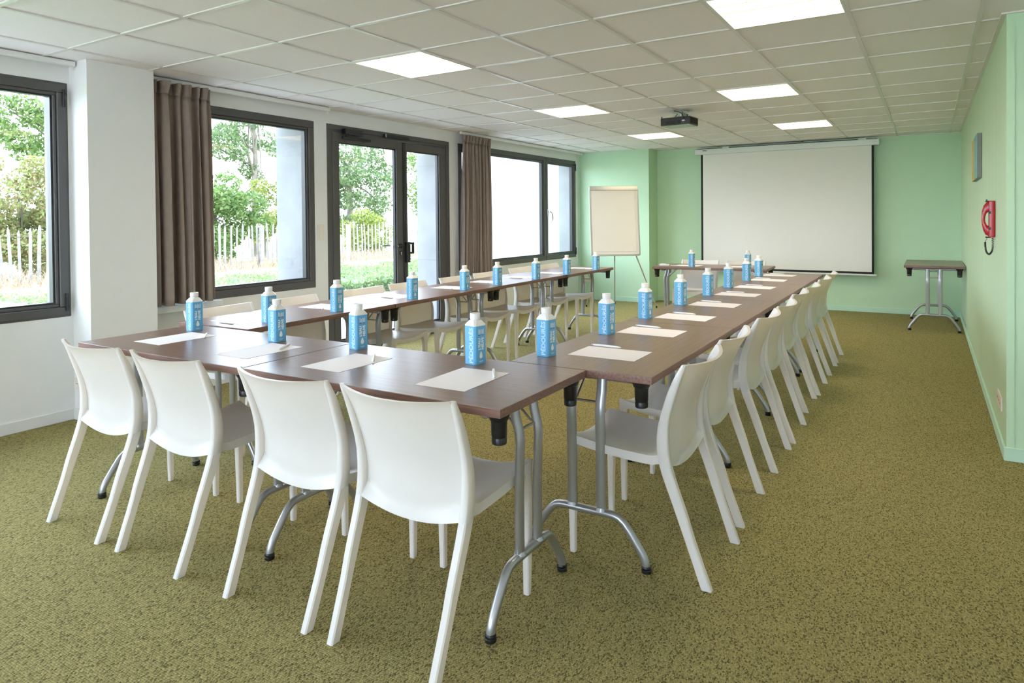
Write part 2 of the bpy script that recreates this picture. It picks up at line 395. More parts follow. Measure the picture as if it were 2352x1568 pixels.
window(4, OPEN[0], -2.1, True)  # unseen window added behind the camera so daylight reaches the front chairs
w3, s3 = window(3, OPEN[4], 8.835, True); w3['label'] = 'dark grey window in the far corner looking at a white facade'
mb = MB().box(XL+.012, XL+.026, 8.85, 8.88, 1.36, 1.47, .004, 2)
h = mb.build('handle', M['steel'], s3)
MB().tube([(XL+.026, 8.865, 1.435), (XL+.05, 8.866, 1.435), (XL+.062, 8.885, 1.43), (XL+.066, 8.925, 1.40), (XL+.062, 8.945, 1.34), (XL+.056, 8.94, 1.29)], [.009, .009, .0095, .0095, .009, .008], 10).build('lever', M['chrome'], h)

d1 = struct(empty('door_1'), 'dark grey glazed double door to the garden')
mb = MB(); y0, y1, z1 = OPEN[3][0], OPEN[3][1], OPEN[3][3]
mb.box(XL-.07, XL+.006, y0, y1, z1-.05, z1, .004, 1).box(XL-.07, XL+.006, y0, y0+.05, 0, z1-.05, .004, 1).box(XL-.07, XL+.006, y1-.05, y1, 0, z1-.05, .004, 1)
mb.box(XL-.07, XL-.005, y0+.05, y1-.05, z1-.075, z1-.05).box(XL-.07, XL-.005, y0+.05, y0+.075, 0, z1-.075).box(XL-.07, XL-.005, y1-.075, y1-.05, 0, z1-.075)
mb.box(XL-.07, XL+.004, y0, y1, 0, .02)
mb.build('frame', M['frame'], d1, smooth=False)
def leaf(ya, yb, wl, wr):
    mb = MB(); za, zb = .022, z1-.08
    mb.box(XL-.055, XL+.001, ya, yb, zb-.085, zb, .004, 1).box(XL-.055, XL+.001, ya, yb, za, za+.12, .004, 1)
    mb.box(XL-.055, XL+.001, ya, ya+wl, za+.12, zb-.085, .004, 1).box(XL-.055, XL+.001, yb-wr, yb, za+.12, zb-.085, .004, 1)
    o = mb.build('door_leaf', M['frame'], d1, smooth=False)
    g = MB(); gask(g, ya+wl, yb-wr, za+.12, zb-.085, XL-.05, XL-.018); g.build('gasket', M['gasket'], o, smooth=False)
    pane(ya+wl+.003, yb-wr-.003, za+.123, zb-.088, o)
    return o
lf = leaf(4.622, 5.645, .085, .115); rf = leaf(5.655, 6.383, .05, .11)
MB().box(XL, XL+.012, 5.628, 5.668, .03, 2.18, .003, 1).build('astragal', M['gasket'], rf, smooth=False)
# lever handle, key cylinder and panic latch
hd = MB().cyl((XL, 5.575, 1.045), (XL+.012, 5.575, 1.045), .026).cyl((XL+.012, 5.575, 1.045), (XL+.05, 5.575, 1.045), .009).tube([(XL+.05, 5.575, 1.045), (XL+.052, 5.54, 1.045), (XL+.05, 5.49, 1.047)], .0085, 10).build('handle', M['black'], lf)
MB().cyl((XL, 5.578, .97), (XL+.006, 5.578, .97), .022).box(XL, XL+.008, 5.566, 5.59, .935, .975, .003, 1).build('escutcheon', M['black'], lf)
MB().cyl((XL+.006, 5.578, .972), (XL+.014, 5.578, .972), .009).box(XL+.006, XL+.012, 5.574, 5.583, .945, .97).build('key_cylinder', M['chrome'], lf)
MB().tube([(XL-.055, 5.53, 1.05), (XL-.10, 5.53, 1.05), (XL-.11, 5.47, 1.05), (XL-.11, 5.40, 1.05)], .009, 10).build('handle', M['chrome'], lf)
pl = MB().box(XL+.012, XL+.05, 5.632, 5.69, .86, 1.085, .004, 1).build('panic_latch', M['black'], rf)
MB().box(XL+.04, XL+.062, 5.69, 5.735, 1.06, 1.08, .003, 1).box(XL+.04, XL+.062, 5.718, 5.738, .96, 1.08, .003, 1).box(XL+.04, XL+.062, 5.68, 5.735, .955, .975, .003, 1).build('latch_handle', M['black'], pl)
for z in (.88, 1.06): MB().cyl((XL+.05, 5.675, z), (XL+.053, 5.675, z), .005).build('screw', M['chrome'], pl)
# closers
MB().box(XL+.006, XL+.06, 4.735, 4.975, 2.18, 2.235, .006, 2).build('closer_box', M['black'], d1, smooth=False)
MB().box(XL+.004, XL+.03, 4.735, 5.12, 2.135, 2.16, .005, 2).cyl((XL+.03, 4.78, 2.15), (XL+.03, 4.78, 2.19), .008).build('closer_rail', M['black'], d1)
MB().box(XL+.006, XL+.045, 5.31, 5.70, 2.205, 2.24, .004, 1).build('closer_arm', M['black'], d1, smooth=False)
MB().box(XL+.046, XL+.047, 5.315, 5.33, 2.205, 2.24).build('closer_end_cap', M['steel'], d1, smooth=False)

# curtain rails
for k, (a, b) in enumerate(((YF, 2.29), (2.745, 4.50), (6.58, 9.90))):
    r = MB().box(-4.90, -4.86, a, b, ZC-.035, ZC-.002, .004, 1).build('curtain_rail', M['white_trim'], smooth=False)
    tag(r, ['white curtain rail above the window before the pillar', 'white curtain rail above the fixed window after the pillar', 'white curtain rail above the far corner window'][k], 'curtain rail', 'ceiling curtain rails')
    if k < 2: MB().box(-4.885, -4.875, b-.02, b-.01, ZC-.06, ZC-.035).build('end_stop', M['white_trim'], r, smooth=False)

def curtain(label, ya, yb, yb0, yb1, z0, z1, n, amp, xc, seed):
    rnd = random.Random(seed); e = empty('curtain', (xc, (ya+yb)/2, 0)); tag(e, label, 'curtain', 'taupe curtains')
    ph = [rnd.uniform(.5, 1.6) for _ in range(n+2)]
    acc = [0]
    for p in ph: acc.append(acc[-1]+p)
    tot = acc[n]
    def fold(t):
        s = t*tot
        i = max(k for k in range(n+1) if acc[k] <= s+1e-9); u = (s-acc[i])/ph[i]
        return math.sin(2*PI*u), (ph[i]-1)
    NU, NV = n*14, 30
    def grid(za, zb, hd):
        mb = MB(); rows = []
        for j in range(NV+1):
            v = j/NV; z = za+(zb-za)*v; row = []
            hgt = (z-z0)/(z1-z0)
            for i in range(NU+1):
                t = i/NU; s, w = fold(t)
                low = 1-.5*min(1, hgt/.93)**3; up_ = max(0, (hgt-.945)/.055)
                a = amp*(1+.6*w)*(low if hgt < .945 else low*(1+.9*up_))
                s2 = math.copysign(abs(s)**.7, s)
                lo, hi = yb0+(ya-yb0)*hgt, yb1+(yb-yb1)*hgt
                y = lo+(hi-lo)*t + .2*a*math.sin(4*PI*t*tot)
                tape = max(0, min(1, (hgt-.90)/.04))
                x = a*s2 + .006*math.sin(3*t*tot+v*4)*(1-tape) + tape*.0045*math.sin(2*PI*t*n*4.3)
                row.append(Vector((x, y-(ya+yb)/2, z)))
            rows.append(row)
        mb.rings(rows, False, False)
        return mb
    c = grid(z0, z1-.088, False).build('cloth', M['curtain'], e, True, 60)
    h = grid(z1-.090, z1, True).build('pleated_heading', M['curtain_head'], e, True, 60)
    for o in (c, h):
        sm = o.modifiers.new('thick', 'SOLIDIFY'); sm.thickness = .004
    return e
curtain('long taupe curtain bunched against the white pillar', 2.77, 3.225, 2.77, 3.24, .715, 2.360, 6, .052, -4.82, 8)
curtain('taupe curtain bunched between the glazed door and the far window', 6.60, 7.20, 6.53, 7.21, .64, 2.360, 10, .034, -4.86, 5)

# ------------------------------------------------------------------ ceiling lamps
def lamp_proto():
    e = empty('ceiling_lamp')
    mb = MB(); a = .296
    for s in (-1, 1):
        mb.box(-a, a, s*a-.012 if s > 0 else -a, a if s > 0 else -a+.012, -.003, .09)
        mb.box(s*a-.012 if s > 0 else -a, a if s > 0 else -a+.012, -a+.012, a-.012, -.003, .09)
    mb.box(-a, a, -a, a, .088, .10)
    mb.build('housing', M['casing'], e, smooth=False)
    mb = MB()
    for k in range(4):
        y = -.213+k*.142
        mb.box(-.275, .275, y-.062, y+.062, .058, .060)
    mb.build('diffuser', LAMP, e, smooth=False)
    mb = MB()
    for k in range(3):
        y = -.142+k*.142
        mb.box(-.284, .284, y-.004, y+.004, .004, .052)
    for k in range(6):
        x = -.24+k*.096
        mb.box(x-.0008, x+.0008, -.284, .284, .022, .050)
    mb.build('louvre', M['louvre'], e, smooth=False)
    return e
proto = lamp_proto()
lab = ['square louvred ceiling lamp above the left table row, nearest the camera', 'square louvred ceiling lamp above the left table row, middle one of its line', 'square louvred ceiling lamp nearest the flipchart', 'square louvred ceiling lamp in the line of the projector screen, nearer than the projector', 'square louvred ceiling lamp closest to the projection screen', 'large louvred ceiling lamp cut by the top edge of the photo']
for k, (i, j) in enumerate(LAMPS):
    o = proto if k == 0 else dup(proto)
    o.location = (TX0+i*T+.3, TY0+j*T+.3, ZC)
    tag(o, lab[k], 'lamp', 'recessed ceiling lamps')

# ------------------------------------------------------------------ chairs
def chair_proto():
    e = empty('conference_chair')
    prof = [(0, .035, -.003), (.167, .093, .058), (.26, .127, .086), (.315, .147, .106), (.375, .170, .127), (.42, .183, .140), (.47, .191, .149), (.521, .193, .151), (.567, .187, .149), (.613, .176, .141), (.66, .161, .127), (.707, .144, .112), (.747, .126, .099), (.78, .107, .086), (.80, .095, .080)]
    def ed(z):
        for (a, f0, r0), (b, f1, r1) in zip(prof, prof[1:]):
            if z <= b:
                t = (z-a)/(b-a); return f0+(f1-f0)*t, r0+(r1-r0)*t
        return prof[-1][1:]
    def xo(z): return .216+.012*min(1, z/.45)+.006*max(0, (z-.45)/.35)
    off = -.28
    def member(mb, s, za, zb, n, tw):
        rs = []
        for k in range(n+1):
            z = za+(zb-za)*k/n; f, r = ed(z); x1 = xo(z); x0 = x1-tw(z)
            b = .0045
            pts = [(x0, r+b), (x0+b, r), (x1-b, r), (x1, r+b), (x1, f-b), (x1-b, f), (x0+b, f), (x0, f-b)]
            rs.append([Vector((s*x, d+off, z)) for x, d in pts])
        mb.rings(rs)
    for s in (-1, 1):
        mb = MB(); member(mb, s, 0, .42, 12, lambda z: .027+.003*z/.42)
        mb.build('leg', M['plastic'], e, True, 40)
    # backrest: two uprights and a bowed panel
    mb = MB()
    for s in (-1, 1): member(mb, s, .42, .80, 18, lambda z: .030-.012*max(0, (z-.45)/.35))
    NU, NV = 24, 26
    rows_f, rows_b = [], []
    for j in range(NV+1):
        v = j/NV; rf_, rb_ = [], []
        for i in range(NU+1):
            u = -1+2*i/NU
            zb_ = .425-.04*(1-u*u); zt_ = .80-.010*(1-u*u)
            z = zb_+(zt_-zb_)*v
            f, r = ed(max(z, .47)); f = f if z > .47 else ed(.47)[0]
            bul = .022+.033*max(0, min(1, (z-.42)/.38))
            q = max(0, min(1, 1-v/.13)); lip = (.010+.026*u*u)*q*q*(3-2*q)
            d = f-.007-bul*(1-u*u)
            x = u*(xo(z)-.012)
            rf_.append(Vector((x, d+off+.001, z))); rb_.append(Vector((x, d+off-.008-lip-(.005 if v > .975 else 0), z)))
        rows_f.append(rf_); rows_b.append(rb_)
    loops = [rows_f[j] + rows_b[j][::-1] for j in range(NV+1)]
    mb.rings(loops)
    mb.build('backrest', M['plastic'], e, True, 50)
    # seat shell
    mb = MB(); NS = 18; loops = []
    for j in range(NS+1):
        s = j/NS; d = .168+(.572-.168)*s; hw = .213-.010*s
        top, bot = [], []
        for i in range(NU+1):
            u = -1+2*i/NU
            zc = .434+.020*s+.006*math.sin(PI*s)*-1
            side = (.016+.004*s+.008*max(0, (s-.55)/.45)**1.5)
            front = -.010*max(0, (s-.85)/.15)**2*(1-u*u)
            z = zc+side*abs(u)**2.3+front+(.018*max(0, 1-s/.18)**2)
            x = u*hw; dd = d+.010*(1-u*u)*max(0, (s-.5)/.5)*-1
            r = .004 if abs(u) > .99 else 0
            top.append(Vector((x, dd+off, z-r)))
            th = .012+.022*max(0, (abs(u)-.86)/.14)**.5+.018*max(0, (s-.93)/.07)
            bot.append(Vector((x*.995, dd+off, z-r-th)))
        loops.append(top+bot[::-1])
    mb.rings(loops)
    mb.build('seat', M['plastic'], e, True, 45)
    for s in (-1, 1):
        mb = MB(); rs = []
        for z, w, dp, cx, cd in ((0, .023, .023, .187, .556), (.2, .028, .028, .189, .556), (.36, .033, .032, .190, .555), (.42, .040, .036, .184, .553), (.452, .052, .04, .176, .551)):
            b = .004; x0, x1, d0, d1 = cx-w/2, cx+w/2, cd-dp/2, cd+dp/2
            rs.append([Vector((s*x, d+off, z)) for x, d in [(x0, d0+b), (x0+b, d0), (x1-b, d0), (x1, d0+b), (x1, d1-b), (x1-b, d1), (x0+b, d1), (x0, d1-b)]])
        mb.rings(rs).build('leg', M['plastic'], e, True, 40)
    return e
chair = chair_proto(); used = [False]
def place(proto, used, loc, rz, label, cat, group):
    o = proto if not used[0] else dup(proto); used[0] = True
    o.location = loc; o.rotation_euler = (0, 0, rz); tag(o, label, cat, group); return o
ordn = ['first', 'second', 'third', 'fourth', 'fifth', 'sixth', 'seventh', 'eighth']
fl = ['white plastic chair at the front table, closest to the white pillar', 'white plastic chair at the front table, second from the white pillar', 'white plastic chair at the front table, third from the white pillar', 'large white plastic chair at the front table, nearest the camera']
for k, (x, y) in enumerate([(-3.159, 1.436), (-2.612, 1.443), (-1.932, 1.457), (-1.409, 1.459)]):
    place(chair, used, (x, y+.28, 0), 0, fl[k], 'chair', 'white chairs at the front tables')
for k, (x, y) in enumerate([(-.664, 2.559), (-.679, 3.117), (-.674, 3.83), (-.672, 4.357), (-.702, 5.047), (-.692, 5.566), (-.697, 6.28), (-.703, 6.829)]):
    place(chair, used, (x-.28, y, 0), PI/2, 'white plastic chair along the carpeted aisle, %s from the camera end' % ordn[k], 'chair', 'white chairs along the aisle')
for k, (x, y) in enumerate([(-3.89, 2.59), (-3.89, 3.13), (-3.89, 3.82), (-3.9, 4.36), (-3.89, 5.01), (-3.9, 5.55), (-3.92, 6.23), (-3.9, 6.82)]):
    place(chair, used, (x+.28, y, 0), -PI/2, 'white plastic chair on the window side, %s from the camera end' % ordn[k], 'chair', 'white chairs along the windows')
place(chair, used, (-2.44, 8.34-.28, 0), PI, 'white plastic chair at the head table, nearer the flipchart', 'chair', 'white chairs at the head table')
place(chair, used, (-1.89, 8.34-.28, 0), PI, 'white plastic chair at the head table, nearer the aisle', 'chair', 'white chairs at the head table')

# ------------------------------------------------------------------ folding tables
def table_proto(L=1.2, W=.6):
    e = empty('folding_table'); th = .028
    mb = MB().box(-L/2, L/2, -W/2, W/2, ZT-th, ZT, .003, 2)
    mb.bm.faces.ensure_lookup_table()
    for f in mb.bm.faces:
        if abs(f.normal.z) < .5: f.material_index = 1
    mb.build('tabletop', [M['wood'], M['wood_edge']], e, True, 30)
    for s in (-1, 1):
        lx = s*(L/2-.08)
        mb = MB()
        for y in (-.062, .062):
            mb.tube([(lx, y, .185), (lx, y, .40), (lx+s*.004, y, .54), (lx+s*.006, y, .575), (lx+s*.002, y, .61), (lx-s*.012, y, .66), (lx-s*.018, y, ZT-.045)], .0145, 14, .021)
        mb.tube([(lx-s*.018, -.24, ZT-.045), (lx-s*.018, .24, ZT-.045)], .012, 12)
        arch = []
        for sy in (-1, 1):
            a = [(lx, sy*.09, .188), (lx, sy*.115, .187), (lx, sy*.135, .181), (lx, sy*.155, .166), (lx, sy*.18, .135), (lx, sy*.205, .10), (lx, sy*.226, .07), (lx, sy*.238, .048), (lx, sy*.243, .03), (lx, sy*.2445, .018)]
            arch = (a[::-1] + arch) if sy < 0 else arch + a
        mb.tube(arch, .0155, 14)
        for y in (-.062, .062): mb.cyl((lx, y, .196), (lx, y, .208), .022, .017)
        lg = mb.build('leg_frame', M['silver'], e, True, 50)
        for sy in (-1, 1):
            MB().lathe([(.0165, 0), (.019, .003), (.019, .012), (.0175, .014), (.019, .017), (.019, .022), (.0165, .026)], 18, (lx, sy*.2445, 0)).build('rubber_foot', M['black'], lg)
        mb = MB()
        for sy in (-1, 1):
            mb.tube([(lx-s*.0, sy*.062, .615), (lx-s*.02, sy*.05, .62), (lx-s*.10, sy*.045, .70), (lx-s*.12, sy*.045, ZT-.032)], .0045, 8)
        mb.cyl((lx, -.062, .615), (lx, .062, .615), .0045)
        mb.build('folding_brace', M['steel'], e)
        for sy in (-1, 1): MB().box(lx-s*.03-.03, lx-s*.03+.03, sy*.235-.025, sy*.235+.025, ZT-.038, ZT-.027, .003, 1).build('pivot_bracket', M['black'], e, smooth=False)
        MB().box(lx-s*.22-.09, lx-s*.22+.09, -.05, .05, ZT-.045, ZT-.027, .006, 1).build('hinge_plate', M['black'], e, smooth=False)
        for sy in (-1, 1):
            MB().lathe([(.036, ZT-.028), (.035, ZT-.033), (.030, ZT-.047), (.0265, ZT-.050), (.0255, ZT-.060), (.0245, ZT-.098), (.0232, ZT-.1), (.0232, ZT-.104), (.0242, ZT-.106), (.0235, ZT-.122), (.019, ZT-.125)], 20, (s*(L/2-.04), sy*(W/2-.055), 0)).build('stacking_cap', M['black'], e)
    return e
table = table_proto(); tu = [False]
def ptable(x, y, rz, L, label, group):
    o = place(table, tu, (x, y, 0), rz, label, 'table', group); o.scale = (L/1.2, 1, 1); return o
g = 'walnut folding tables set in a U'
ptable(-1.7065, 1.966, R(.6), 1.200, 'brown folding table at the front, nearest the camera', g)
ptable(-2.911, 1.948, R(.6), 1.200, 'brown folding table at the front, beside the white pillar', g)
RJ = [2.275, 3.492, 4.735, 5.998, 7.15]; RC = [-1.157, -1.167, -1.178, -1.19]
for k in range(4):
    ptable(RC[k], (RJ[k]+RJ[k+1])/2, PI/2+R(.45), RJ[k+1]-RJ[k]-.003, 'brown folding table beside the aisle chairs, %s from the camera end' % ordn[k], g)
LJ = [2.268, 3.446, 4.772, 6.067, 7.205]; LC = [-3.415, -3.44, -3.465, -3.455]
for k in range(4):
    ptable(LC[k], (LJ[k]+LJ[k+1])/2, PI/2+R([1.2, 1.2, .6, -.2][k]), LJ[k+1]-LJ[k]-.008, 'brown folding table beside the window chairs, %s from the camera end' % ordn[k], g)
ptable(-2.17, 7.85, R(2.5), 1.29, 'brown folding table standing alone at the head near the screen', g)
st = ptable(.048, 9.43, PI/2, 1.15, 'small brown folding table pushed against the right wall in the far corner', 'spare table'); st.location.z = -.008; st.location.z = 0

# ------------------------------------------------------------------ bottles
def text_mesh(body, size, mat_, bold=0, align='LEFT'):
    cu = bpy.data.curves.new('t', 'FONT'); cu.body = body; cu.size = size; cu.align_x = align; cu.offset = bold; cu.extrude = .0; cu.resolution_u = 3
    o = bpy.data.objects.new('t', cu); C.objects.link(o)
    dg = bpy.context.evaluated_depsgraph_get(); dg.update()
    me = bpy.data.meshes.new_from_object(o.evaluated_get(dg)); bpy.data.objects.remove(o); bpy.data.curves.remove(cu)
    return me
def fit_text(mb, body, bold, x0, x1, y0, y1, Mx, mi):
    """text written in its own plane, scaled to the box x0..x1 by y0..y1, then placed by Mx"""
    me = text_mesh(body, 1, None, bold)
    co = np.empty(len(me.vertices)*3); me.vertices.foreach_get('co', co); co = co.reshape(-1, 3)
    lo, hi = co.min(0), co.max(0)
    b = bmesh.new(); b.from_mesh(me); bpy.data.meshes.remove(me)
    for v in b.verts:
        v.co = Mx @ Vector((x0+(v.co.x-lo[0])/(hi[0]-lo[0])*(x1-x0), y0+(v.co.y-lo[1])/(hi[1]-lo[1])*(y1-y0), 0))
    mb._merge(b, mi)
def bottle_proto():
    e = empty('water_carton'); h = .0315; ch = .006; HB = .152
    def sq(s, c, z, n=0):
        a = h*s; return [Vector(p) for p in [(a-c, -a, z), (a, -a+c, z), (a, a-c, z), (a-c, a, z), (-a+c, a, z), (-a, a-c, z), (-a, -a+c, z), (-a+c, -a, z)]]
    MB().rings([sq(.97, ch, 0), sq(1, ch, .002), sq(1, ch, HB)]).build('carton_body', M['carton_blue'], e, True, 20)
    def octo(r, z): 
        return [Vector((r*math.cos(a), r*math.sin(a), z)) for a in [-PI/4-.25, -PI/4+.25, PI/4-.25, PI/4+.25, 3*PI/4-.25, 3*PI/4+.25, 5*PI/4-.25, 5*PI/4+.25]]
    MB().rings([sq(1.0, ch, HB), sq(1.0, ch, HB+.003), sq(.92, .007, HB+.008), octo(.0235, HB+.021)]).build('shoulder', M['carton_white'], e, True, 20)
    MB().lathe([(.0185, HB+.018), (.0185, HB+.026), (.0205, HB+.027), (.0205, HB+.046), (.0195, HB+.048), (.017, HB+.0485), (.016, HB+.047)], 28).build('cap', M['carton_white'], e, True, 40)
    # lettering: reads from bottom to top; face toward -y carries the big word, face toward +x the claim
    F1 = Matrix.Translation((0, -h-.0004, 0)) @ Matrix(((0, -1, 0, 0), (0, 0, -1, 0), (1, 0, 0, 0), (0, 0, 0, 1)))
    F2 = Matrix.Translation((h+.0004, 0, 0)) @ Matrix(((0, 0, 1, 0), (0, -1, 0, 0), (1, 0, 0, 0), (0, 0, 0, 1)))
    mb = MB(); fit_text(mb, 'P\u00c9DOUR\u00c8S', .03, .007, .146, -.019, .0065, F1, 0)
    mb.build('brand_lettering', M['letter_pale'], e, False)
    mb = MB(); fit_text(mb, "L'EAU", .045, .058, .104, .003, .0155, F2, 0); fit_text(mb, 'NEUVE', .045, .058, .106, -.0155, -.002, F2, 0)
    pts = []
    for k in range(24):
        a = -PI/2+2*PI*k/24
        pts.append(Vector((.034+.0095*math.sin(a)*1.0, .0095*math.cos(a), 0)))
    drop = []
    for k in range(28):
        t = k/28*2*PI; r = .0085
        x = .032-r*math.cos(t); y = r*math.sin(t)
        if math.cos(t) < -.3: 
            x = .032+r*.3+ (.017)*((-math.cos(t)-.3)/.7); y = r*math.sin(t)*(1-.25*((-math.cos(t)-.3)/.7))
        drop.append(F2 @ Vector((x, y, 0)))
    b = bmesh.new(); b.faces.new([b.verts.new(p) for p in drop]); bmesh.ops.recalc_face_normals(b, faces=b.faces[:]); mb._merge(b)
    for (a, b_, c, d) in ((.012, .0145, -.011, .011), (.008, .0095, -.007, .007)):
        for k in range(6):
            w = (d-c)/6; mb.quad(*[F2 @ Vector(p) for p in ((a, c+k*w, 0), (b_, c+k*w, 0), (b_, c+(k+.75)*w, 0), (a, c+(k+.75)*w, 0))])
    for k in range(5):
        y = .013-k*.0062
        mb.quad(*[F2 @ Vector(p) for p in ((.120, y-.0028, 0), (.140-.003*(k % 2), y-.0028, 0), (.140-.003*(k % 2), y, 0), (.120, y, 0))])
    mb.build('claim_lettering', M['letter_white'], e, False)
    mb = MB()
    for (y, mi) in ((.009, 0), (-.009, 1)):
        mb.quad(*[F2 @ Vector(p) for p in ((.1145, y-.005, .0001), (.117, y-.005, .0001), (.117, y+.005, .0001), (.1145, y+.005, .0001))], mi=mi)
    mb.build('flag_stripe', [M['ink_dark'], M['ink_red']], e, False)
    return e
bottle = bottle_proto(); bu = [False]
def pbottle(x, y, label, group, rz=-8): place(bottle, bu, (x, y, ZT), R(rz+random.uniform(-4, 4)), label, 'water carton', group)
FB = [(-3.331, 2.125), (-2.672, 2.122), (-2.192, 2.175), (-1.549, 2.173)]
fseat = ['closest to the white pillar', 'second from the white pillar', 'third from the white pillar', 'nearest the camera']
for k, (x, y) in enumerate(FB): pbottle(x, y, 'blue water carton on the front tables, %s' % fseat[k], 'water cartons on the front tables')
RB = [(-1.378, 2.445), (-1.372, 3.046), (-1.39, 3.62), (-1.399, 4.28), (-1.394, 4.90), (-1.40, 5.51), (-1.408, 6.18), (-1.408, 6.68)]
for k, (x, y) in enumerate(RB): pbottle(x, y, 'blue water carton on the aisle-side tables, %s from the camera end' % ordn[k], 'water cartons on the aisle tables', -8)
LB = [(-3.215, 2.50), (-3.195, 2.99), (-3.205, 3.72), (-3.23, 4.39), (-3.225, 4.865), (-3.195, 5.48), (-3.18, 6.08), (-3.18, 6.78)]
for k, (x, y) in enumerate(LB): pbottle(x, y, 'blue water carton on the window-side tables, %s from the camera end' % ordn[k], 'water cartons on the window tables', -8)
pbottle(-2.366, 7.655, 'blue water carton on the head table, nearer the flipchart', 'water cartons on the head table', 0)
pbottle(-1.742, 7.71, 'blue water carton on the head table, nearer the aisle', 'water cartons on the head table', 0)

# ------------------------------------------------------------------ paper and pens
paper = MB().box(-.105, .105, -.1485, .1485, 0, .0006).build('paper_sheet', M['paper'], None, False); pu = [False]
def ppaper(x, y, rz, label, group): place(paper, pu, (x, y, ZT+.0003), R(rz), label, 'paper', group)
def pen_proto():
    e = empty('ballpoint_pen')
    MB().lathe([(.0012, -.072), (.002, -.070), (.0045, -.056), (.005, -.05), (.0052, -.01), (.0052, .05), (.0045, .062), (.0042, .064)], 14).build('barrel', M['pen_white'], e)
    MB().lathe([(.0028, .064), (.0028, .071), (.002, .0735)], 12).build('push_button', M['chrome'], e)
    MB().box(-.0022, .0022, .0055, .0075, .026, .066, .0008, 1).box(-.0022, .0022, .003, .0075, .060, .066, .0008, 1).build('clip', M['chrome'], e, False)
    for c in children(e):
        c.data.transform(Matrix.Rotation(-PI/2, 4, 'X')); c.data.transform(Matrix.Translation((0, 0, .0054)))
    return e
pen = pen_proto(); nu = [False]
def ppen(x, y, ang, z, label, group): place(pen, nu, (x, y, ZT+z), R(ang), label, 'pen', group)
FP = [(-3.178, 1.93, 0), (-2.543, 1.926, 0), (-2.012, 1.937, 0), (-1.435, 1.938, 2)]
FN = [(-3.095, 2.03, 52), (-2.495, 2.02, 33), (-1.96, 2.03, 42), (-1.372, 2.04, 35)]
for k in range(4):
    ppaper(*FP[k], 'blank white sheet on the front tables, %s' % fseat[k], 'sheets on the front tables')
    ppen(FN[k][0], FN[k][1], FN[k][2], .001, 'white pen on a sheet of the front tables, %s' % fseat[k], 'pens on the front tables')
RP = [(-1.158, 2.605), (-1.195, 3.20), (-1.20, 3.757), (-1.203, 4.39), (-1.213, 5.04), (-1.217, 5.62), (-1.246, 6.31), (-1.258, 6.86)]
for k, (x, y) in enumerate(RP):
    ppaper(x, y, 90+random.uniform(-3, 1), 'blank white sheet on the aisle-side tables, %s from the camera end' % ordn[k], 'sheets on the aisle tables')
    ppen(x-.06+random.uniform(-.02, .03), y+.118, 90+random.uniform(-8, 4), .0, 'white pen above a sheet of the aisle-side tables, %s from the camera end' % ordn[k], 'pens on the aisle tables')
LP = [(-3.42, 2.33+.14), (-3.45, 3.16-.03), (-3.46, 3.84-.03), (-3.45, 4.50), (-3.47, 5.06), (-3.45, 5.60), (-3.44, 6.18), (-3.43, 6.92)]
for k, (x, y) in enumerate(LP):
    ppaper(x, y, 90+random.uniform(-3, 3), 'blank white sheet on the window-side tables, %s from the camera end' % ordn[k], 'sheets on the window tables')
    ppen(x+.03, y-.118, -90+random.uniform(-10, 10), .0, 'white pen beside a sheet of the window-side tables, %s from the camera end' % ordn[k], 'pens on the window tables')
ppaper(-2.46, 7.83, 90, 'blank white sheet on the head table, nearer the flipchart', 'sheets on the head table')
ppaper(-1.88, 7.86, 92, 'blank white sheet on the head table, nearer the aisle', 'sheets on the head table')
ppen(-2.58, 7.69, 80, 0, 'white pen on the head table beside the sheet', 'pens on the head table')
er = MB().box(-.06, .06, -.022, .022, 0, .022, .006, 2).box(-.045, .02, -.018, .018, .02, .03, .004, 2).build('board_eraser', M['pen_white'], None)
er.location = (-2.70, 7.66, ZT); er.rotation_euler = (0, 0, R(12)); tag(er, 'small white eraser at the flipchart end of the head table', 'eraser')

# ------------------------------------------------------------------ projection screen
sc = empty('projection_screen', (-1.83, 10.2, 0)); tag(sc, 'white pull-down projection screen with black border on the green back wall', 'projection screen')
def T2(o): o.data.transform(Matrix.Translation((1.83, -10.2, 0))); return o
T2(MB().box(-3.085, -.572, 10.16, 10.245, 2.283, 2.367, .012, 2).build('casing', M['casing'], sc))
T2(MB().box(-2.97, -.668, 10.198, 10.201, .565, 2.29).build('cloth', M['screen'], sc, False))
T2(MB().box(-3.0, -2.97, 10.198, 10.201, .535, 2.29).box(-.668, -.640, 10.198, 10.201, .535, 2.29).box(-2.97, -.668, 10.198, 10.201, .535, .565).build('border', M['screen_black'], sc, False))
T2(MB().box(-3.01, -.61, 10.188, 10.212, .512, .536, .005, 2).build('weight_bar', M['casing'], sc))
for x in (-2.62, -.78): T2(MB().box(x-.05, x+.05, 10.17, 10.33, 2.366, 2.388, .003, 1).build('bracket', M['casing'], sc, False))
T2(MB().box(-2.965, -2.90, 10.158, 10.161, 2.335, 2.347).build('maker_plate', M['lbl_blue'], sc, False))
T2(MB().box(-3.06, -.60, 10.20, 10.24, 2.367, 2.376).build('rear_black_strip', M['screen_black'], sc, False))  # thin black strip along the top of the casing

